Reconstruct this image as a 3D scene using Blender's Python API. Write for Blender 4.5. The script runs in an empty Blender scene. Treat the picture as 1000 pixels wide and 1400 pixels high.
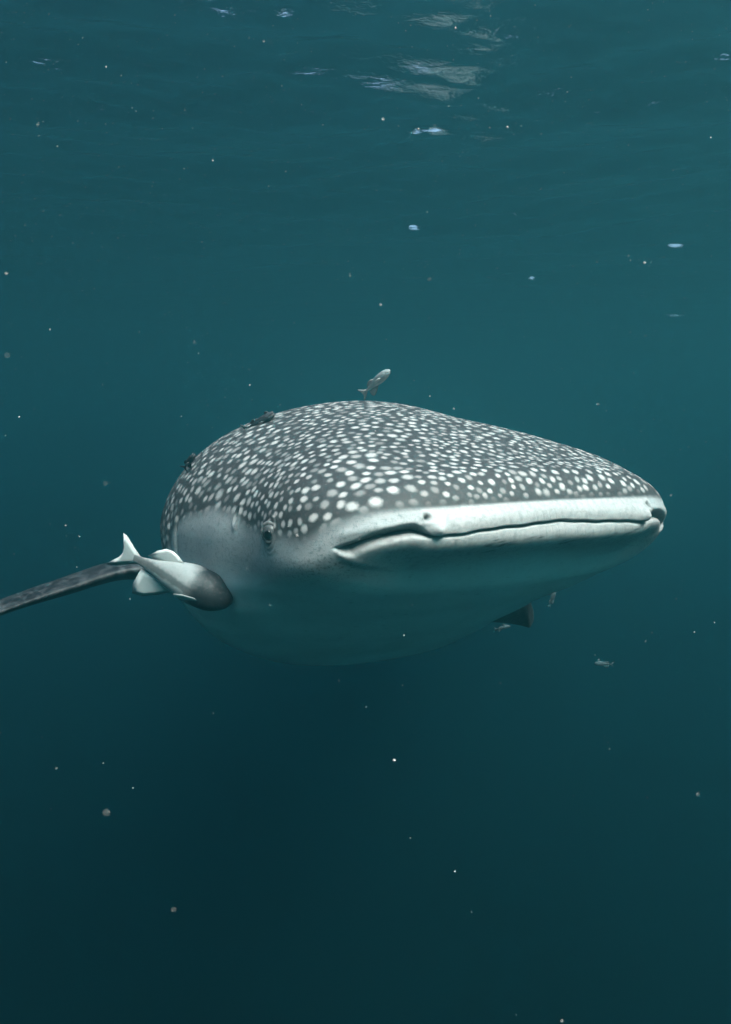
import bpy, math, random
import numpy as np
from mathutils import Vector, Matrix, noise

S = bpy.context.scene
C = S.collection
R = math.radians

# ------------------------------------------------------------------ camera
CAM_Z = -2.25
cam = bpy.data.cameras.new('camera')
camo = bpy.data.objects.new('camera', cam)
C.objects.link(camo)
camo.location = (0, 0, CAM_Z)
camo.rotation_euler = (R(90 - 5.2), 0, 0)
cam.sensor_fit = 'HORIZONTAL'
cam.sensor_width = 36
cam.lens = 39.6
cam.clip_start = .02
cam.clip_end = 2000
cam.dof.use_dof = True
cam.dof.focus_distance = 2.9
cam.dof.aperture_fstop = 9
S.camera = camo

# ------------------------------------------------------------------ sky and sun
SUN_EL, SUN_AZ = 47, 142
w = bpy.data.worlds.new('World')
S.world = w
w.use_nodes = True
bg = w.node_tree.nodes['Background']
sky = w.node_tree.nodes.new('ShaderNodeTexSky')
sky.sky_type = 'NISHITA'
sky.sun_disc = False
sky.dust_density = 6
sky.ozone_density = .6
sky.sun_elevation = R(SUN_EL)
sky.sun_rotation = R(SUN_AZ)
w.node_tree.links.new(sky.outputs[0], bg.inputs[0])
bg.inputs[1].default_value = .10
sl = bpy.data.lights.new('sun', 'SUN')
so = bpy.data.objects.new('sun', sl)
C.objects.link(so)
sl.energy = 3.0
sl.angle = R(35)
sl.color = (1, .94, .86)
sd = Vector((math.sin(R(SUN_AZ)) * math.cos(R(SUN_EL)), math.cos(R(SUN_AZ)) * math.cos(R(SUN_EL)), math.sin(R(SUN_EL))))
so.rotation_euler = (-sd).to_track_quat('-Z', 'Y').to_euler()
so.location = (0, 0, 30)
S.view_settings.view_transform = 'Standard'
S.view_settings.look = 'None'
S.view_settings.gamma = 1
S.view_settings.exposure = 3.0
S.render.engine = 'CYCLES'
S.cycles.use_denoising = True
S.cycles.volume_bounces = 5
S.cycles.max_bounces = 10
S.cycles.transparent_max_bounces = 8
S.cycles.sample_clamp_indirect = 6


# ------------------------------------------------------------------ helpers
def mat(name):
    m = bpy.data.materials.new(name)
    m.use_nodes = True
    m.node_tree.nodes.clear()
    return m, m.node_tree.nodes, m.node_tree.links


def tag(o, label=None, cat=None, group=None, kind=None):
    if label: o['label'] = label
    if cat: o['category'] = cat
    if group: o['group'] = group
    if kind: o['kind'] = kind
    return o


def build(name, v, f, m, parent=None, smooth=True):
    me = bpy.data.meshes.new(name)
    me.from_pydata([tuple(p) for p in v], [], f)
    me.polygons.foreach_set('use_smooth', [smooth] * len(me.polygons))
    me.materials.append(m)
    o = bpy.data.objects.new(name, me)
    C.objects.link(o)
    o.parent = parent
    return o


def grid_mesh(name, P, m, parent=None, wrap=True):
    """P: (n, k, 3) numpy grid of rings -> one mesh"""
    n, k = P.shape[:2]
    me = bpy.data.meshes.new(name)
    me.vertices.add(n * k)
    me.vertices.foreach_set('co', P.reshape(-1).astype(np.float32))
    i = np.arange(n - 1)[:, None] * k
    kk = k if wrap else k - 1
    j = np.arange(kk)[None, :]
    j2 = (j + 1) % k
    q = np.stack([i + j, i + j2, i + k + j2, i + k + j], -1).reshape(-1, 4).astype(np.int32)
    me.loops.add(q.size)
    me.loops.foreach_set('vertex_index', q.ravel())
    me.polygons.add(len(q))
    me.polygons.foreach_set('loop_start', np.arange(0, q.size, 4, dtype=np.int32))
    me.polygons.foreach_set('use_smooth', np.ones(len(q), bool))
    me.update(calc_edges=True)
    me.materials.append(m)
    o = bpy.data.objects.new(name, me)
    C.objects.link(o)
    o.parent = parent
    return o


def sstep(a, b, x):
    t = np.clip((x - a) / (b - a), 0, 1)
    return t * t * (3 - 2 * t)


def pchip(xs, ys, x):
    xs = np.array(xs, float)
    ys = np.array(ys, float)
    h = np.diff(xs)
    d = np.diff(ys) / h
    m = np.zeros_like(xs)
    for i in range(1, len(xs) - 1):
        if d[i - 1] * d[i] > 0:
            w1 = 2 * h[i] + h[i - 1]
            w2 = h[i] + 2 * h[i - 1]
            m[i] = (w1 + w2) / (w1 / d[i - 1] + w2 / d[i])
    m[0] = d[0]
    m[-1] = d[-1]
    x = np.clip(x, xs[0], xs[-1])
    k = np.clip(np.searchsorted(xs, x) - 1, 0, len(xs) - 2)
    t = (x - xs[k]) / h[k]
    return ((2 * t ** 3 - 3 * t * t + 1) * ys[k] + (t ** 3 - 2 * t * t + t) * h[k] * m[k]
            + (-2 * t ** 3 + 3 * t * t) * ys[k + 1] + (t ** 3 - t * t) * h[k] * m[k + 1])


class NT:
    """small shader-node helper"""
    def __init__(s, name):
        s.m, s.N, s.L = mat(name)
        s.out = s.N.new('ShaderNodeOutputMaterial')

    def n(s, t, **kw):
        x = s.N.new(t)
        for k, v in kw.items(): setattr(x, k, v)
        return x

    def attr(s, name): return s.n('ShaderNodeAttribute', attribute_name=name).outputs['Fac']

    def set(s, sock, v):
        if hasattr(v, 'is_output'): s.L.new(v, sock)
        elif isinstance(v, (tuple, list)): sock.default_value = (*v, 1) if len(v) == 3 and sock.type == 'RGBA' else v
        else: sock.default_value = v

    def math(s, op, a, b=0., clamp=False):
        x = s.n('ShaderNodeMath', operation=op, use_clamp=clamp)
        s.set(x.inputs[0], a)
        s.set(x.inputs[1], b)
        return x.outputs[0]

    def ramp(s, v, a, b, c=0., d=1., smooth=True):
        x = s.n('ShaderNodeMapRange', interpolation_type='SMOOTHSTEP' if smooth else 'LINEAR')
        for k, q in zip(('Value', 'From Min', 'From Max', 'To Min', 'To Max'), (v, a, b, c, d)): s.set(x.inputs[k], q)
        return x.outputs[0]

    def mix(s, f, a, b):
        x = s.n('ShaderNodeMix', data_type='RGBA')
        s.set(x.inputs[0], f)
        s.set(x.inputs[6], a)
        s.set(x.inputs[7], b)
        return x.outputs[2]

    def noise(s, scale, detail=3., rough=.55, vec=None):
        x = s.n('ShaderNodeTexNoise')
        x.inputs['Scale'].default_value = scale
        x.inputs['Detail'].default_value = detail
        x.inputs['Roughness'].default_value = rough
        s.L.new(vec if vec else s.objco(), x.inputs['Vector'])
        return x.outputs['Fac']

    def objco(s, scale=None):
        c = s.n('ShaderNodeTexCoord').outputs['Object']
        if scale:
            mp = s.n('ShaderNodeMapping')
            mp.inputs['Scale'].default_value = scale
            s.L.new(c, mp.inputs['Vector'])
            c = mp.outputs[0]
        return c

    def principled(s, col, rough=.5, spec=.3, bump=None, dist=.002, strength=.6):
        b = s.n('ShaderNodeBsdfPrincipled')
        s.set(b.inputs['Base Color'], col)
        s.set(b.inputs['Roughness'], rough)
        s.set(b.inputs['Specular IOR Level'], spec)
        if bump is not None:
            bp = s.n('ShaderNodeBump')
            bp.inputs['Distance'].default_value = dist
            bp.inputs['Strength'].default_value = strength
            s.L.new(bump, bp.inputs['Height'])
            s.L.new(bp.outputs[0], b.inputs['Normal'])
        s.L.new(b.outputs[0], s.out.inputs['Surface'])
        return b


# ------------------------------------------------------------------ sea: surface, bed, body of water
EXT = 150


def axis_steps(n, a, b):
    return [-(1 - i / n) ** b * a for i in range(n)] + [(i / n) ** b * a for i in range(n + 1)]


WAVES = [(.042, 4.2, 1.42, 2.6), (.026, 2.3, 1.85, 1.0), (.016, 1.15, 1.2, 2.0), (.010, .66, 1.72, 4.0),
         (.0068, .41, 1.0, 3.0), (.0048, .27, 1.95, 1.0), (.0030, .19, 1.45, 2.0)]
# steep little wavelets that let the bright sky through: x, y, height, half width, half depth, turn
WAVELETS = [(.42, 4.85, .036, .085, .048, .1), (.30, 4.87, .034, .060, .045, .5),
            (.24, 5.16, .026, .025, .03, 0), (-1.43, 4.51, .028, .034, .034, 0), (-.39, 4.66, .030, .035, .035, .3), (-.27, 4.55, .024, .025, .03, 0),
            (-3.18, 8.85, .095, .17, .09, -.25), (2.89, 7.73, .085, .14, .085, .1), (.40, 7.0, .070, .09, .07, 0), (-.33, 3.55, .022, .035, .034, 0),
            (1.20, 6.67, .050, .05, .055, 0), (1.88, 9.29, .07, .07, .07, .3), (5.6, 12.6, .16, .22, .12, 0), (6.6, 14.2, .17, .25, .12, 0),
            (6.9, 16.8, .2, .30, .16, 0), (4.6, 12.2, .15, .22, .12, 0), (-1.85, 9.24, .07, .06, .06, 0), (5.0, 13.0, .15, .16, .1, .2),
            (-1.1, 3.9, .02, .025, .03, 0), (1.7, 4.0, .022, .03, .03, .4), (2.2, 5.6, .04, .05, .045, .2), (-2.4, 6.6, .05, .05, .05, 0)]


def water_surface():
    half = [.036 * i for i in range(1, 140)]
    half += [half[-1] + (i / 70) ** 2.6 * (EXT - half[-1]) + .03 * i for i in range(1, 71)]
    xs = np.array([-x for x in half[::-1]] + [0] + half)
    ys = np.array([-EXT, -80, -40, -20, -10, -6, -4, -3, -2.2, -1.6, -1.2, -.8, -.4, 0, .4, .8, 1.2, 1.6, 2.0, 2.4] + [2.6 + .034 * i for i in range(380)]
                  + [15.52 + (i / 60) ** 3 * (EXT - 15.52) for i in range(1, 61)])
    X, Y = np.meshgrid(xs, ys)
    Z = np.zeros_like(X)
    dist = np.hypot(X, Y)
    for k, (a, l, an, ph) in enumerate(WAVES):
        warp = 1.3 * np.sin(X * 1.1 / l ** .5 + ph * 3) * np.cos(Y * .8 / l ** .5 + ph) + .7 * np.sin(X * .37 - Y * .53 + k)
        gust = .65 + .35 * np.sin(X * .5 + k * 1.7) * np.sin(Y * .43 + k)
        fade = np.clip(1.3 - dist / (l * 45), 0, 1)
        p = (X * math.cos(an) + Y * math.sin(an)) * 2 * math.pi / l + ph + warp
        Z += a * gust * fade * (np.sin(p) + .25 * np.sin(2 * p + .6))
    for (x0, y0, a, wx, wy, tn) in WAVELETS:
        x0, y0, a, wx, wy = x0 * 1.25, y0 * 1.25, a * .95, wx * 1.25, wy * 1.05
        u = (X - x0) * math.cos(tn) + (Y - y0) * math.sin(tn)
        v_ = (Y - y0) * math.cos(tn) - (X - x0) * math.sin(tn)
        Z += a * np.exp(-(u / wx) ** 2 - (v_ / wy) ** 2)
    t = NT('sea_surface')
    fr = t.n('ShaderNodeFresnel')
    fr.inputs[0].default_value = 1.33
    tr = t.n('ShaderNodeBsdfTransparent')
    gl = t.n('ShaderNodeBsdfGlossy')
    gl.inputs['Roughness'].default_value = .03
    bp = t.n('ShaderNodeBump')
    bp.inputs['Distance'].default_value = .012
    bp.inputs['Strength'].default_value = .6
    t.L.new(t.noise(7., 5., .55, t.objco((1.0, 1.9, 1))), bp.inputs['Height'])
    t.L.new(bp.outputs[0], gl.inputs['Normal'])
    t.L.new(bp.outputs[0], fr.inputs['Normal'])
    mx = t.n('ShaderNodeMixShader')
    t.L.new(fr.outputs[0], mx.inputs[0])
    t.L.new(tr.outputs[0], mx.inputs[1])
    t.L.new(gl.outputs[0], mx.inputs[2])
    t.L.new(mx.outputs[0], t.out.inputs[0])
    o = grid_mesh('water_surface', np.stack([X, Y, Z], -1), t.m, wrap=False)
    tag(o, 'rippled underside of the sea surface overhead', 'water', kind='structure')


water_surface()

t = NT('seabed_silt')
t.principled(t.mix(t.noise(.6), (.035, .036, .03), (.06, .058, .05)), .95, .1, t.noise(3.), .05)
n = 40
g = np.linspace(-EXT, EXT, n)
X, Y = np.meshgrid(g, g)
Z = -40 + .8 * np.sin(X * .13 + 1) * np.cos(Y * .11)
tag(grid_mesh('seabed', np.stack([X, Y, Z], -1), t.m, wrap=False), 'dark silty sea bed far below', 'ground', kind='structure')

# the water itself: even scattering and absorption per metre
SCAT = (.0105, .0425, .0460)
ABSO = (.130, .076, .066)
D = max(a + b for a, b in zip(SCAT, ABSO)) + .001
cc = [a / D for a in SCAT]
ca = [max(0, 1 - b / (D * (1 - c))) ** 2 for c, b in zip(cc, ABSO)]
m, N, L = mat('sea_water')
o = N.new('ShaderNodeOutputMaterial')
p = N.new('ShaderNodeVolumePrincipled')
p.inputs['Color'].default_value = (*cc, 1)
p.inputs['Density'].default_value = D
p.inputs['Anisotropy'].default_value = .84
p.inputs['Absorption Color'].default_value = (*ca, 1)
L.new(p.outputs[0], o.inputs['Volume'])
v = [(x, y, z) for z in (-42, .3) for y in (-EXT + 1, EXT - 1) for x in (-EXT + 1, EXT - 1)]
tag(build('haze', v, [(0, 2, 3, 1), (4, 5, 7, 6), (0, 1, 5, 4), (2, 6, 7, 3), (0, 4, 6, 2), (1, 3, 7, 5)], m, smooth=False),
    'murky blue green sea water fading everything far away', 'water', kind='stuff')


# ------------------------------------------------------------------ whale shark
def blunt(s, a, n): return np.power(np.clip(1 - np.power(np.clip(1 - s / a, 0, 1), n), 0, 1), 1 / n)
def width(s): return .87 * blunt(s, .62, 3.4) + pchip([0, .62, 1.0, 1.5, 2.1, 3.0, 4.2, 5.6, 7.0, 8.0, 8.6], [0, 0, .045, .11, .07, -.04, -.22, -.46, -.66, -.785, -.81], s)
def htop(s): return .1255 * blunt(s, .14, 2.2) + pchip([0, .14, .3, .5, .8, 1.1, 1.5, 2.1, 3.2, 4.4, 5.8, 7.2, 8.0, 8.6], [0, .11, .215, .29, .385, .45, .5, .51, .46, .36, .2, .07, .02, -.03], s)
def hbot(s): return .08 * blunt(s, .10, 2.2) + pchip([0, .1, .3, .6, 1.0, 1.5, 2.1, 3.2, 4.4, 5.8, 7.2, 8.0, 8.6], [0, .015, .11, .26, .46, .64, .62, .5, .36, .2, .08, .0, -.02], s)
def zmid(s): return pchip([0, .06, .3, .6, 1.2, 2.0, 3, 4.2, 6, 8.6], [0, -.005, -.08, -.085, -.085, -.11, -.22, -.40, -.62, -.80], s)
def bend(s): return pchip([0, .8, 1.6, 2.6, 4.2, 8.6], [0, 0, 14, 38, 50, 40], s)


SLEN = 8.6
SG = np.linspace(0, SLEN + .1, 1741)
_b = np.radians(bend(SG))
AXX = np.concatenate([[0], np.cumsum(np.cos(_b[:-1]) * np.diff(SG))])
AXY = np.concatenate([[0], np.cumsum(np.sin(_b[:-1]) * np.diff(SG))])


def place(s, y, z):
    b = np.radians(bend(s))
    return -np.interp(s, SG, AXX) + y * np.sin(b), np.interp(s, SG, AXY) + y * np.cos(b), z


def section(s, th):
    """lateral y and height above the mouth line of the cross-section at station s (scalar), angle th (0 right, pi/2 top)"""
    s = np.array([float(s)])
    w = width(s)[0]
    c, sn = np.cos(th), np.sin(th)
    pt = pchip([0, .3, 1.0, 2, SLEN], [2.2, 2.9575, 1.88, 2.0, 2.0], s)[0]
    pb = pchip([0, .3, 1.0, 2, SLEN], [2.0, 2.5, 2.5, 2.1, 2.0], s)[0]
    e = 2 / np.where(sn >= 0, pt, pb)
    h = np.where(sn >= 0, htop(s)[0], hbot(s)[0])
    return -w * np.sign(c) * np.abs(c) ** e, h * np.sign(sn) * np.abs(sn) ** e


def shark_grid():
    ss = np.concatenate([[1e-7], np.geomspace(1e-6, .6, 4000), np.linspace(.6001, SLEN, 4000)])
    wgt = np.where(ss < 1.5, 1, np.where(ss < 2.2, .45, .2))
    st = np.hypot(np.hypot(np.diff(ss), np.diff(width(ss))), np.maximum(np.diff(htop(ss)), np.diff(hbot(ss)))) * (wgt[1:])
    cum = np.concatenate([[0], np.cumsum(st)])
    rings = np.interp(np.linspace(0, cum[-1], 640), cum, ss)
    K = 840
    u = np.linspace(0, 1, 700) ** 2
    qd = np.concatenate([u * np.pi / 4, np.pi / 2 - u[::-1][1:] * np.pi / 4])    # 0..pi/2 clustered at both ends
    th = np.concatenate([qd, np.pi - qd[::-1][1:], np.pi + qd[1:], 2 * np.pi - qd[::-1][1:]])
    Yg = np.zeros((len(rings), K))
    Ug = np.zeros_like(Yg)
    for i, s in enumerate(rings):
        y, q = section(s, th)
        wt = 1 + 3.2 * float(1 - sstep(.25, .75, s)) * np.exp(-(q / .07) ** 2)
        l = np.concatenate([[0], np.cumsum(np.hypot(np.diff(y), np.diff(q)) * wt[1:])])
        T = np.linspace(0, l[-1], K + 1)[:-1]
        Yg[i] = np.interp(T, l, y)
        Ug[i] = np.interp(T, l, q)
    Sg = np.repeat(rings[:, None], K, 1)
    Zg = Ug + zmid(rings)[:, None]
    P = np.stack(place(Sg, Yg, Zg), -1)
    return Sg, Yg, Ug, P


def normals(P):
    a = np.gradient(P, axis=0)
    b = np.roll(P, -1, 1) - np.roll(P, 1, 1)
    nn = np.cross(b, a)
    return nn / (np.linalg.norm(nn, axis=-1, keepdims=True) + 1e-12)


def on_shark(s, y, up):
    x_, y_, z_ = place(np.array([s]), np.array([y]), np.array([up + zmid(np.array([s]))[0]]))
    return np.array([x_[0], y_[0], z_[0]])


def side_point(s, th):
    y, q = section(s, np.array([th]))
    return on_shark(s, y[0], q[0])


rng = np.random.default_rng(7)
Sg, Yg, Ug, P = shark_grid()
Nn = normals(P)
if (Nn[200, 210] * np.array([0, 0, 1])).sum() < 0: Nn = -Nn
aY = np.abs(Yg)
P0 = P.copy()


def gauss(x, w): return np.exp(-(x / w) ** 2)


disp = np.zeros_like(Sg)
mouth = 1 - sstep(.145, .185, Sg)                      # reaches back to the mouth corners
front = 1 - sstep(.50, .55, aY) * 1.0                  # the lip between the nostrils
front = np.where(Sg < .14, front, 0)
cornerz = mouth * sstep(.50, .56, aY)
# the slit arches up in the middle, dips at the nasal flaps and droops to the corners
line = np.where(aY < .49, .011 * np.cos(np.pi * aY / .49), -.011 + .016 * sstep(.49, .56, aY) - .030 * sstep(.56, .78, aY))
line = (line + .002 * np.sin(Yg * 21 + 1) + .0012 * np.sin(Yg * 53)) * mouth
Uq = Ug - line
lowh = (Uq < 0)
# upper lip roll, lower lip roll
disp += front * .013 * gauss(Uq - .038, .036) * (~lowh)
disp -= front * .0025 * gauss(Ug - .090, .012)
disp += mouth * (1 - .6 * cornerz) * (.013 + .003 * np.sin(Yg * 6)) * gauss(Uq + .036, .042) * lowh
disp -= mouth * .004 * lowh * (1 - sstep(.02, .10, -Uq))
slit_w = .0038 + .0105 * cornerz
disp -= mouth * .055 * gauss(Uq - .006 * cornerz, slit_w)
# creases in the lips
crease = np.maximum(0, np.sin(Yg * 160 + 6 * np.sin(Yg * 11) + Uq * 60)) ** 6
disp -= .0012 * mouth * crease * gauss(Uq, .05) * (.4 + .6 * np.sin(Yg * 17 + 2) ** 2)
# fold in front of the corner
disp += cornerz * .006 * gauss(Ug - .032, .016)
skin_dark = mouth * gauss(Uq - .006 * cornerz, slit_w * 1.2)
corner_pts = []
for sgn in (-1, 1):
    N0 = on_shark(.038, sgn * .512, .052)
    dd = np.linalg.norm(P0 - N0, axis=-1)
    disp -= .022 * gauss(dd, .009)
    disp += .003 * gauss(dd - .02, .008)
    skin_dark = np.maximum(skin_dark, gauss(dd, .0085))
    # groove from the nostril down and back to the slit
    for k in range(9):
        f = k / 8
        G = on_shark(.040 + .030 * f, sgn * (.520 + .055 * f), .045 - .028 * f)
        g = gauss(np.linalg.norm(P0 - G, axis=-1), .007)
        disp -= .0045 * g
        skin_dark = np.maximum(skin_dark, .5 * g)
    F0 = on_shark(.026, sgn * .477, .008)                # nasal flap
    df = np.linalg.norm(P0 - F0, axis=-1)
    disp += .024 * gauss(df, .021) * (~lowh)
    # spiracle
    Sp = side_point(.798, .212 if sgn < 0 else math.pi - .212)
    e = P0 - Sp
    ds = np.sqrt((e[..., 0] / .6) ** 2 + (e[..., 2] / 1.5) ** 2 + e[..., 1] ** 2)
    disp -= .022 * gauss(ds, .013)
    disp += .006 * gauss(ds - .03, .012)
    skin_dark = np.maximum(skin_dark, gauss(ds, .0135))
eye_pts = []
eye_dark = np.zeros_like(Sg)
for sgn in (-1, 1):
    E0 = side_point(.484, .094 if sgn < 0 else math.pi - .094)
    e = P0 - E0
    de = np.sqrt((e[..., 0] * 1.15) ** 2 + (e[..., 2] * .9) ** 2 + e[..., 1] ** 2)
    disp += .020 * gauss(de, .055) - .010 * gauss(de, .022) + .0018 * np.cos(de * 2 * np.pi / .017) * gauss(de - .05, .02)
    eye_dark = np.maximum(eye_dark, gauss(de, .048))
    k = np.unravel_index(np.argmin(de), de.shape)
    eye_pts.append((E0, Nn[k]))
# gill slits above the pectoral fins
for k in range(5):
    s0 = 1.27 + .085 * k
    line = Sg - s0 - .12 * (Ug + .1) ** 2
    disp -= .014 * gauss(line, .006) * (1 - sstep(.14, .30, np.abs(Ug + .12)))
    disp += .006 * gauss(line - .03, .02) * (1 - sstep(.14, .30, np.abs(Ug + .12)))
# ridges along the flanks
for q0 in (.16, .36):
    disp += .014 * gauss(Ug - q0, .018) * sstep(1.5, 2.3, Sg)
# soft unevenness of throat and cheek
disp += .0025 * np.sin(P0[..., 0] * 7 + 2 * np.sin(P0[..., 1] * 4)) * np.sin(P0[..., 2] * 9 + 1.3) * sstep(.1, .4, Sg)
fold = np.sin((-Ug) * 52 + 1.5 * np.sin(Sg * 4))
disp += .0022 * fold * lowh * sstep(.10, .22, -Ug) * sstep(.08, .3, Sg) * (1 - sstep(1.2, 1.6, Sg))
P = P0 + Nn * disp[..., None]

# colour fields ---------------------------------------------------------------
bound = pchip([0, .03, .12, .2, .35, .48, .6, .8, .95, 1.12, 1.28, 1.42, 1.55, 2.5, 5, SLEN],
              [.088, .080, .070, .052, .036, .026, .040, .085, .105, .085, .02, -.12, -.20, -.16, -.1, -.05], Sg)
wavy = .008 * np.sin(Sg * 31 + 1.7) + .006 * np.sin(Yg * 27 + .4)
soft = .010 + .032 * sstep(.02, .2, Sg)
dorsal = sstep(-.5, 1.2, (Ug - bound - wavy * sstep(.05, .2, Sg)) / soft)

# spots: dart throwing on the skin, spacing by region
seglen = np.linalg.norm(np.diff(P0, axis=0), axis=-1)
nr, nc = Sg.shape


def spacing(s, y, u):
    r = .044
    if s < .16: r = .036
    elif s < .45: r = .040
    if .10 < s < .42 and abs(y) < .55: r = .034
    if .42 < s < .72 and u < .30: r = .036
    if s < .4 and abs(y) > .5: r = .046
    if s > .95: r = .052
    if s > 1.8: r = .085
    if s > 3: r = .13
    return r


cells = {}
spots = []
CELL = .13
mask = (dorsal > .12) & (Sg < 7.5)
idx = np.argwhere(mask)
# even density: choose by local area
area = np.zeros_like(Sg)
a1 = np.linalg.norm(np.gradient(P0, axis=0), axis=-1)
a2 = np.linalg.norm(np.roll(P0, -1, 1) - P0, axis=-1)
area = a1 * a2
pa = area[mask]
pick = rng.choice(len(idx), size=110000, p=pa / pa.sum())
jit = rng.random(len(pick))
for c, ii in enumerate(pick):
    i, j = idx[ii]
    p = P0[i, j]
    s = Sg[i, j]
    r = .88 * spacing(s, Yg[i, j], Ug[i, j]) * (.86 + .28 * jit[c]) * (1 + .22 * noise.noise((p[0] * 4, p[1] * 4, p[2] * 4)))
    key = (int(p[0] // CELL), int(p[1] // CELL), int(p[2] // CELL))
    ok = True
    for dx in (-1, 0, 1):
        for dy in (-1, 0, 1):
            for dz in (-1, 0, 1):
                for (q, rq) in cells.get((key[0] + dx, key[1] + dy, key[2] + dz), ()):
                    if (p[0] - q[0]) ** 2 + (p[1] - q[1]) ** 2 + (p[2] - q[2]) ** 2 < (.5 * (r + rq)) ** 2:
                        ok = False
                        break
                if not ok: break
            if not ok: break
        if not ok: break
    if ok:
        cells.setdefault(key, []).append((p, r))
        spots.append((i, j, r))
spot = np.full(Sg.shape, 9.0)
spotb = np.zeros(Sg.shape)
for (i, j, r) in spots:
    rad = r * (.35 + .13 * rng.random())
    ki = int(min(60, max(4, 2.2 * rad / max(a1[i, j], 1e-4)))) + 1
    kj = int(min(160, max(4, 2.2 * rad / max(a2[i, j], 1e-4)))) + 1
    i0, i1 = max(0, i - ki), min(nr, i + ki + 1)
    jj = np.arange(j - kj, j + kj + 1) % nc
    blk = P0[i0:i1][:, jj]
    e = blk - P0[i, j]
    ta = P0[min(i + 1, nr - 1), j] - P0[max(i - 1, 0), j]
    ta = ta / (np.linalg.norm(ta) + 1e-9)
    an = rng.normal() * .5
    tb = np.cross(Nn[i, j], ta)
    ta, tb = ta * math.cos(an) + tb * math.sin(an), tb * math.cos(an) - ta * math.sin(an)
    el = 1 + .28 * rng.random()
    dd = np.sqrt(((e @ ta) / el) ** 2 + ((e @ tb) * (1 + .12 * (el - 1))) ** 2 + (e @ Nn[i, j]) ** 2) / rad
    bri = .85 + .15 * rng.random() if rng.random() < .5 else .28 + .5 * rng.random()
    cur = spot[i0:i1][:, jj]
    better = dd < cur
    sub = np.ix_(np.arange(i0, i1), jj)
    spot[sub] = np.where(better, dd, cur)
    spotb[sub] = np.where(better, bri, spotb[sub])
spot = np.clip(spot, 0, 3)
spotb *= .12 + .88 * sstep(.008, .055, Ug - bound)
# scrapes on the lower lip: short dark strokes
smudge = np.zeros_like(Sg)
for (y0, u0, n_) in ((-.20, -.046, 14), (.12, -.05, 5), (.40, -.045, 4)):
    for k in range(n_):
        yy = y0 + rng.normal() * .055
        uu = u0 + rng.normal() * .008 + (yy - y0) * .06
        ln = .012 + .02 * rng.random()
        smudge = np.maximum(smudge, (.35 + .65 * rng.random()) * gauss(Yg - yy, ln) * gauss(Ug - uu - (Yg - yy) * .12, .0022 + .002 * rng.random()) * (Sg < .12))
# freckles round the mouth corner and below
freck = np.clip(gauss(aY - .70, .16) * gauss(Ug + .05, .07) * (Sg < .45), 0, 1)

t = NT('whale_shark_skin')
dor = t.attr('dorsal')
n1 = t.noise(9., 4.)
n2 = t.noise(60., 4., .6)
n3 = t.noise(220., 3., .6)
dark = t.mix(n1, (.020, .0192, .0198), (.042, .0400, .0405))
scr = t.ramp(t.noise(30., 5., .7, t.objco((1., 6., 3.))), .60, .68)
dark = t.mix(t.math('MULTIPLY', scr, .5), dark, (.075, .072, .07))
dark = t.mix(t.ramp(n2, .45, .75), dark, (.052, .050, .051))
sp = t.math('ADD', t.attr('spot'), t.math('MULTIPLY', t.math('SUBTRACT', n2, .5), .9))
sm = t.ramp(sp, .40, 1.28, 1., 0.)
sm = t.math('MULTIPLY', sm, t.attr('spotb'))
spotcol = t.mix(n3, (.31, .30, .29), (.43, .418, .40))
dcol = t.mix(sm, dark, spotcol)
n4 = t.noise(3.2, 5.)
pale = t.mix(t.ramp(n4, .35, .7), (.26, .263, .263), (.34, .34, .336))
pale = t.mix(t.math('MULTIPLY', t.ramp(n2, .50, .70), .5), pale, (.13, .135, .137))
pale = t.mix(t.math('MULTIPLY', t.ramp(t.noise(260., 2.), .58, .68), .45), pale, (.07, .072, .075))
fre = t.math('MULTIPLY', t.ramp(t.noise(120., 2.), .56, .66), t.attr('freckle'))
pale = t.mix(fre, pale, (.09, .095, .10))
strk = t.ramp(t.noise(22., 4., .6, t.objco((1.2, 1.2, 9.))), .60, .72)
STRK = t.math('MULTIPLY', strk, .45)
pale = t.mix(STRK, pale, (.10, .11, .115))
pale = t.mix(t.attr('belly'), pale, t.mix(t.ramp(n4, .35, .7), (.66, .665, .66), (.76, .76, .75)))
pale = t.mix(STRK, pale, (.16, .175, .18))
lip = t.mix(t.ramp(n2, .4, .7), (.33, .318, .312), (.25, .242, .238))
pale = t.mix(t.attr('lip'), pale, lip)
pale = t.mix(t.attr('smudge'), pale, (.03, .03, .033))
col = t.mix(dor, pale, dcol)
col = t.mix(t.math('MULTIPLY', t.attr('eyefold'), .40), col, (.06, .06, .062))
col = t.mix(t.attr('gape'), col, (.012, .012, .013))
t.principled(col, t.ramp(n2, .3, .7, .5, .68), .16, t.math('ADD', t.math('MULTIPLY', n3, .5), n2), .0022, .5)
SKIN = t.m

A, B_ = R(60.0), R(1.7)
shark = bpy.data.objects.new('whale_shark', None)
C.objects.link(shark)
shark.location = (.66, 2.8, CAM_Z - .3007)
shark.rotation_euler = (0, -B_, -A)
tag(shark, 'huge white spotted whale shark with wide flat mouth swimming in open water', 'whale shark')
SM = Matrix.Translation(shark.location) @ shark.rotation_euler.to_matrix().to_4x4()
SMI = SM.inverted()
# close the snout pole and the tail end
body = grid_mesh('body', P, SKIN, shark)
lipatt = np.clip(front * (~lowh) * (Ug < .1) + 1.1 * mouth * lowh * gauss(Uq + .028, .040), 0, 1)
for nm, arr in (('dorsal', dorsal), ('spot', spot), ('spotb', spotb), ('gape', np.clip(skin_dark, 0, 1)), ('smudge', smudge),
                ('freckle', freck), ('lip', lipatt), ('belly', .85 * sstep(.045, .16, -Ug) * sstep(.03, .12, Sg)), ('eyefold', eye_dark)):
    at_ = body.data.attributes.new(nm, 'FLOAT', 'POINT')
    at_.data.foreach_set('value', arr.reshape(-1).astype(np.float32))

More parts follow.
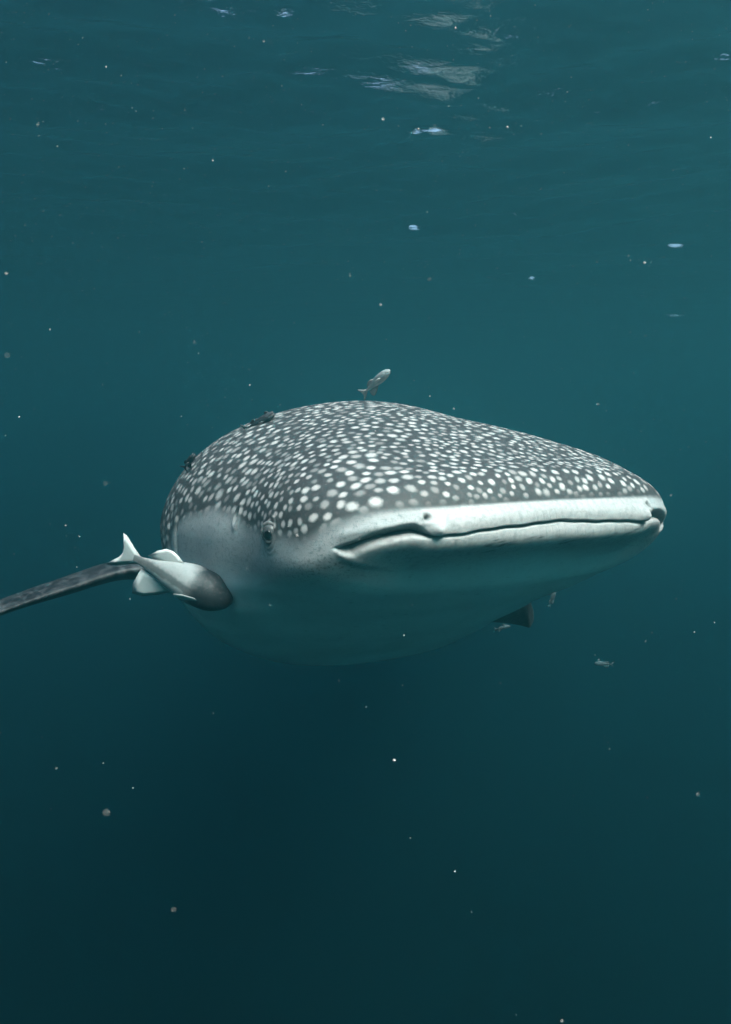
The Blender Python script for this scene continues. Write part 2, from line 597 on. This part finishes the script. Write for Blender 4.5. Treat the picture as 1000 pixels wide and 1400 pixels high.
t = NT('shark_eye_iris')
t.principled(t.mix(t.noise(90.), (.02, .02, .022), (.07, .07, .07)), .35, .3)
IRIS = t.m
t = NT('shark_eye_pupil')
t.principled((.004, .004, .005), .08, .5)
PUPIL = t.m


def ellipsoid(name, c, ax, rads, m, parent, nu=20, nv=12):
    """ax: 3 orthonormal axes, rads: 3 radii"""
    v = []
    for i in range(nv + 1):
        a = math.pi * i / nv
        for j in range(nu):
            b = 2 * math.pi * j / nu
            l = (math.cos(a) * rads[0], math.sin(a) * math.cos(b) * rads[1], math.sin(a) * math.sin(b) * rads[2])
            v.append(Vector(c) + ax[0] * l[0] + ax[1] * l[1] + ax[2] * l[2])
    f = [(i * nu + j, i * nu + (j + 1) % nu, (i + 1) * nu + (j + 1) % nu, (i + 1) * nu + j) for i in range(nv) for j in range(nu)]
    return build(name, v, f, m, parent)


t = NT('shark_eyelid_skin')
t.principled(t.mix(t.noise(45., 4.), (.035, .035, .038), (.15, .148, .145)), .7, .12, t.noise(160.), .002)
LID = t.m


def torus(name, c, ax, R1, R2, r, m, parent, nu=40, nv=12, squash=1.):
    """ring in the plane of ax[1], ax[2], axis ax[0]"""
    G = np.zeros((nu, nv, 3))
    for i in range(nu):
        a = 2 * math.pi * i / nu
        rad = ax[1] * math.cos(a) * R1 + ax[2] * math.sin(a) * R2
        rn = rad.normalized()
        rr = r * (1 + .28 * math.sin(2 * a + 1) + .16 * math.sin(5 * a) + .1 * math.sin(9 * a + 2))
        for j in range(nv):
            b = 2 * math.pi * j / nv
            G[i, j] = Vector(c) + rad + rn * rr * math.cos(b) + ax[0] * rr * squash * math.sin(b)
    G = np.concatenate([G, G[:1]])
    return grid_mesh(name, G, m, parent)


for E0, nn in eye_pts:
    nv = Vector(nn)
    look = (nv * .72 + Vector((.66, 0, -.10))).normalized()
    b1 = (Vector((0, 0, 1)) - look * look.z).normalized()
    b2 = look.cross(b1)
    c = Vector(E0) + nv * .014 + Vector((.020, 0, 0))
    axs = (look, b1, b2)
    eb = ellipsoid('eye', c - look * .006, axs, (.020, .031, .027), IRIS, shark)
    torus('eyelid', c - look * .004, axs, .033, .028, .0062, LID, shark)
    lk = (look + b1 * -.28 + Vector((.10, 0, 0))).normalized()
    l1 = (Vector((0, 0, 1)) - lk * lk.z).normalized()
    ellipsoid('pupil', c - look * .006 + lk * .0185, (lk, l1, lk.cross(l1)), (.005, .0150, .0135), PUPIL, eb)


# fins ------------------------------------------------------------------------
def fin(name, le, chord, thick, m, parent, nch=22, sub=10):
    """le: leading-edge points, chord: vectors to the trailing edge, thick: max thickness vectors (all local)"""
    n = len(le)
    tt = np.arange(n)
    q = np.linspace(0, n - 1, (n - 1) * sub + 1)
    I = lambda arr: np.stack([pchip(tt, np.array(arr, float)[:, k], q) for k in range(3)], -1)
    LE, CH, TH = I(le), I(chord), I(thick)
    c = (1 - np.cos(np.linspace(0, math.pi, nch))) / 2
    prof = 1.9 * (np.sqrt(c) * .72 - .34 * c - .38 * c ** 2)
    prof = np.clip(prof / prof.max(), 0, None)
    up = LE[:, None] + CH[:, None] * c[None, :, None] + TH[:, None] * .5 * prof[None, :, None]
    dn = LE[:, None] + CH[:, None] * c[None, :, None] - TH[:, None] * .5 * prof[None, :, None]
    G = np.concatenate([up, dn[:, ::-1][:, 1:-1]], 1)
    tip = np.repeat(G[-1:].mean(1, keepdims=True), G.shape[1], 1)
    return grid_mesh(name, np.concatenate([G, tip]), m, parent)


t = NT('whale_shark_fin_skin')
nz = t.noise(7., 4.)
vo = t.n('ShaderNodeTexVoronoi')
vo.inputs['Scale'].default_value = 11.
t.L.new(t.objco((.55, 1., 1.)), vo.inputs['Vector'])
t.principled(t.mix(t.math('MULTIPLY', t.ramp(vo.outputs['Distance'], .10, .26, 1., 0.), .22), t.mix(t.ramp(t.noise(13., 6., .7, t.objco((1., 2.5, 1.))), .42, .68), (.006, .006, .007), (.055, .054, .056)), (.12, .115, .11)),
             .5, .25, t.noise(120.), .002)
FIN = t.m
OFF = Vector((0, 0, CAM_Z + 1.6))
loc = lambda p: tuple(SMI @ (Vector(p) + OFF))
vec = lambda p: tuple(SMI.to_3x3() @ Vector(p))
# right pectoral, spread out sideways and a little down
pts = [(-.70, 3.58, -2.20), (-1.0, 3.50, -2.175), (-1.26, 3.37, -2.235), (-1.50, 3.25, -2.31), (-1.89, 3.15, -2.47), (-2.30, 3.27, -2.70)]
ch = [(-.36, .74, -.12), (-.34, .66, -.10), (-.31, .56, -.085), (-.28, .46, -.07), (-.22, .32, -.05), (-.10, .12, -.02)]
th = [(0, 0, .13), (0, 0, .095), (0, 0, .075), (0, 0, .055), (0, 0, .036), (0, 0, .015)]
fin('pectoral_fin', [loc(p) for p in pts], [vec(p) for p in ch], [vec(p) for p in th], FIN, shark)
# left pectoral, mirrored in the shark's own space, hanging lower
bx = lambda s, y, z: np.array(place(np.array([s]), np.array([y]), np.array([z]))).ravel()
le = [loc(p) for p in ((0.391, 4.247, -2.379), (0.655, 4.442, -2.44), (0.855, 4.638, -2.49), (0.974, 4.784, -2.549), (1.041, 4.925, -2.655))]
te = [loc(p) for p in ((0.445, 4.819, -2.71), (0.727, 4.918, -2.732), (0.924, 4.995, -2.764), (1.029, 5.013, -2.792), (1.066, 5.016, -2.755))]
fin('pectoral_fin', le, [Vector(b) - Vector(a) for a, b in zip(le, te)], [(0, .04, .12), (0, .035, .08), (0, .03, .05), (0, .02, .03), (0, .01, .012)], FIN, shark)
# dorsal fins, tail fin
def median_fin(name, s0, s1, z0, h, sweep):
    le, chd, thk = [], [], []
    for k in range(6):
        f = k / 5
        c = (s1 - s0) * (1 - .86 * f ** 1.3)
        a = bx(s0 + sweep * f, 0, z0 + h * f)
        b = bx(min(s0 + sweep * f + c, SLEN + 1.2), 0, z0 + h * f - .05 * f * h)
        le.append(a)
        chd.append(b - a)
        sd_ = bx(s0, .1, 0) - bx(s0, 0, 0)
        thk.append(sd_ / np.linalg.norm(sd_) * (.16 * (1 - f) + .02))
    return fin(name, le, chd, thk, FIN, shark)


zt = lambda s_: float((zmid(np.array([s_])) + htop(np.array([s_])))[0]) - .12
median_fin('dorsal_fin', 4.15, 5.0, zt(5.0), .60, .55)
median_fin('dorsal_fin', 6.1, 6.5, zt(6.5), .28, .25)
median_fin('tail_fin', 8.0, 8.58, float(zmid(np.array([8.5]))[0]), .95, 1.15)
median_fin('tail_fin', 8.0, 8.55, float(zmid(np.array([8.5]))[0]), -.62, .45)


# ------------------------------------------------------------------ fish
def fish_material(name, back, flank, head, noise_scale=40., stripe=False):
    t = NT(name)
    z = t.n('ShaderNodeSeparateXYZ')
    t.L.new(t.objco(), z.inputs[0])
    nz = t.noise(noise_scale, 4.)
    hz = t.math('ADD', z.outputs['Z'], t.math('MULTIPLY', t.math('SUBTRACT', nz, .5), .08))
    c = t.mix(t.ramp(hz, -.06, .10), flank, back)
    hx = t.math('ADD', z.outputs['X'], t.math('MULTIPLY', t.math('SUBTRACT', nz, .5), .12))
    c = t.mix(t.ramp(hx, -.40, -.27), c, head)
    c = t.mix(t.math('MULTIPLY', t.ramp(t.noise(noise_scale * 3), .5, .7), .3), c, (.12, .12, .12))
    if stripe:
        st = t.math('ABSOLUTE', t.math('SUBTRACT', hz, .02))
        c = t.mix(t.math('MULTIPLY', t.ramp(st, .02, .045, 1., 0.), .65), c, head)
    t.principled(c, .55, .25, t.noise(150.), .001)
    return t.m


def plate(name, outline, m, parent, thick=.006, lean=(0, 1, 0)):
    """a thin lens-like fin from a 2D outline in the x-z plane (unit fish), thickness along lean"""
    lean = Vector(lean)
    c = sum((Vector((a, 0, b)) for a, b in outline), Vector()) / len(outline)
    n = len(outline)
    v = [Vector((a, 0, b)) for a, b in outline] + [c + (Vector((a, 0, b)) - c) * .55 + lean * thick * .5 for a, b in outline] \
        + [c + (Vector((a, 0, b)) - c) * .55 - lean * thick * .5 for a, b in outline] + [c + lean * thick * .55, c - lean * thick * .55]
    f = []
    for i in range(n):
        j = (i + 1) % n
        f += [(i, j, n + j, n + i), (j, i, 2 * n + i, 2 * n + j), (n + i, n + j, 3 * n), (2 * n + j, 2 * n + i, 3 * n + 1)]
    return build(name, v, f, m, parent)


def fish(name, head, tail, up, length, height, girth, mb, mf, label, cat='fish', group=None, big=False, curve=0., disc=False):
    """unit fish: snout x=0, tail base x=-.84, tail tip x=-1; scaled by length"""
    head, tail = Vector(head) + OFF, Vector(tail) + OFF
    f = (head - tail).normalized()
    side = Vector(up).cross(f).normalized()
    u = f.cross(side)
    M = Matrix((f, side, u)).transposed().to_4x4()
    root = bpy.data.objects.new(name, None)
    C.objects.link(root)
    root.matrix_world = Matrix.Translation(head) @ M @ Matrix.Scale(length, 4)
    tag(root, label, cat, group)
    n, k = (44, 28) if big else (22, 16)
    xs = np.linspace(0, 1, n)
    x = -.86 * xs ** 1.15
    prof = pchip([0, .04, .12, .28, .45, .65, .86, .95, 1], [.10, .34, .64, .95, 1, .78, .34, .22, .20], xs)
    flat = pchip([0, .2, .5, 1], [1.5, 1.25, 1.0, .45], xs)
    a = np.linspace(0, 2 * np.pi, k, endpoint=False)
    bow = curve * (xs ** 2)
    zz = prof[:, None] * height * .5 * np.sin(a)[None] * np.where(np.sin(a) > 0, 1, .92)[None]
    yy = prof[:, None] * flat[:, None] * girth * .5 * np.cos(a)[None] + bow[:, None]
    G = np.stack([np.repeat(x[:, None], k, 1), yy, zz], -1)
    G = np.concatenate([np.repeat(G[:1].mean(1, keepdims=True), k, 1), G, np.repeat(G[-1:].mean(1, keepdims=True), k, 1)])
    grid_mesh('body', G, mb, root)
    hh = height * .5
    tl = plate('tail_fin', [(-.80, .03), (-.88, .085), (-.96, .155), (-1.0, .17), (-.965, .06), (-.955, 0.), (-.985, -.07), (-1.06, -.15), (-.97, -.125), (-.88, -.07), (-.80, -.03)], mf, root)
    df = plate('dorsal_fin', [(-.46, hh * .84), (-.52, hh * 1.08), (-.58, hh * 1.22), (-.64, hh * 1.18), (-.70, hh * .9), (-.76, hh * .42), (-.6, hh * .45)], mf, root)
    af = plate('anal_fin', [(-.48, -hh * .8), (-.58, -hh * 1.30), (-.70, -hh * 1.75), (-.78, -hh * 1.80), (-.80, -hh * 1.3), (-.775, -hh * .36), (-.6, -hh * .5)], mf, root)
    for o_ in (tl, df, af):
        for vv in o_.data.vertices: vv.co.y += curve * (min(1, -vv.co.x / .86) ** (2 / 1.15))
    for sg in (-1, 1):
        pf = plate('pectoral_fin', [(-.26, .0), (-.30, .05), (-.40, .075), (-.47, .06), (-.44, .0), (-.36, -.03)], mf, root, .01)
        pf.location = (0, sg * girth * .5, hh * .2)
        pf.rotation_euler = (R(sg * -38), 0, R(-sg * 24))
        e = ellipsoid('eye', (-.10, sg * girth * .40, hh * .18), (Vector((0, 1, 0)), Vector((1, 0, 0)), Vector((0, 0, 1))), (.010, .018, .018), PUPIL, root, 12, 8)
    if disc:
        dv = ellipsoid('sucker_disc', (-.14, 0, hh * .60), (Vector((0, 0, 1)), Vector((1, 0, 0)), Vector((0, 1, 0))), (.020, .13, girth * .42), mf, root, 24, 10)
    return root


PALE = fish_material('remora_skin', (.24, .24, .236), (.38, .38, .375), (.010, .012, .014), 14., True)
t = NT('remora_fin')
t.principled(t.mix(t.noise(30.), (.42, .42, .41), (.52, .52, .51)), .5, .3)
PALEFIN = t.m
DARKF = fish_material('dark_remora_skin', (.020, .021, .024), (.05, .05, .055), (.016, .016, .018))
t = NT('dark_remora_fin')
t.principled(t.mix(t.noise(30.), (.02, .02, .022), (.07, .07, .072)), .5, .3)
DARKFIN = t.m
SILV = fish_material('silver_fish_skin', (.15, .17, .18), (.26, .28, .285), (.20, .22, .225))
t = NT('silver_fish_fin')
t.principled(t.mix(t.noise(30.), (.12, .13, .135), (.18, .19, .19)), .4, .4)
SILVFIN = t.m

fish('remora', (-.530, 3.16, -2.248), (-.884, 3.15, -2.096), (.35, -.25, .9), .50, .33, .30, PALE, PALEFIN,
     'pale remora with dark head clinging to the whale shark above its fin', 'remora', big=True, curve=.05)
fish('small_fish', (.117, 3.895, -1.272), (-.018, 3.986, -1.385), (-.55, -.2, .75), .20, .24, .16, SILV, SILVFIN,
     'small silvery fish rising above the crown of the whale shark', 'fish')
p1 = SM @ Vector(side_point(1.345, .966)) - OFF
fish('small_remora', p1 + Vector((.07, -.02, .045)), p1 + Vector((-.09, .05, -.03)), (-.45, -.35, .8), .19, .22, .24, DARKF, DARKFIN,
     'small dark remora stuck on the spotted back of the whale shark', 'remora', disc=True)
p2 = SM @ Vector(side_point(1.381, .55)) - OFF
fish('small_remora', p2 + Vector((-.02, .02, .045)), p2 + Vector((-.09, .10, -.02)), (-.8, -.2, .5), .13, .24, .24, DARKF, DARKFIN,
     'tiny dark remora on the shoulder edge of the whale shark', 'remora', disc=True)
t = NT('grey_fish_skin')
t.principled(t.mix(t.noise(20.), (.07, .08, .085), (.14, .155, .16)), .7, .05)
FAINT = t.m
for hd, tl, ln, lb in (((1.59, 6.66, -2.88), (1.56, 6.69, -2.98), .15, 'faint fish hanging head up beside the throat of the whale shark'),
                       ((2.13, 7.32, -3.68), (2.28, 7.36, -3.70), .20, 'faint fish swimming level in dark water below the snout'),
                       ((1.35, 7.38, -3.34), (1.23, 7.38, -3.37), .15, 'faint fish below the belly in front of the far fin')):
    fish('distant_fish', hd, tl, (.2, -.3, .9), ln, .26, .14, FAINT, FAINT, lb, 'fish', 'faint fish in the dark water')

# ------------------------------------------------------------------ drifting specks
random.seed(11)
vs, fs = [], []


def speck(p, r):
    b = len(vs)
    q = [random.uniform(.5, 1.2) for _ in range(6)]
    for k, d_ in enumerate(((1, 0, 0), (-1, 0, 0), (0, 1, 0), (0, -1, 0), (0, 0, 1), (0, 0, -1))):
        vs.append((p[0] + d_[0] * r * q[k], p[1] + d_[1] * r * q[k], p[2] + d_[2] * r * q[k]))
    for a, c, e in ((0, 2, 4), (2, 1, 4), (1, 3, 4), (3, 0, 4), (2, 0, 5), (1, 2, 5), (3, 1, 5), (0, 3, 5)): fs.append((b + a, b + c, b + e))


for k in range(22000):
    p = (random.uniform(-4, 4), random.uniform(-1.5, 6.5), -.08 - abs(random.gauss(0, 1.25)))
    if p[2] < -5 or math.dist(p, (0, 0, CAM_Z)) < .3: continue
    speck(p, min(.0026, .0006 * math.exp(abs(random.gauss(0, .6)))))
t = NT('plankton')
t.principled(t.mix(t.noise(2.), (.42, .40, .37), (.55, .55, .53)), .6, .2)
tag(build('plankton_specks', vs, fs, t.m), 'tiny pale specks of plankton drifting through the water', 'plankton', kind='stuff')
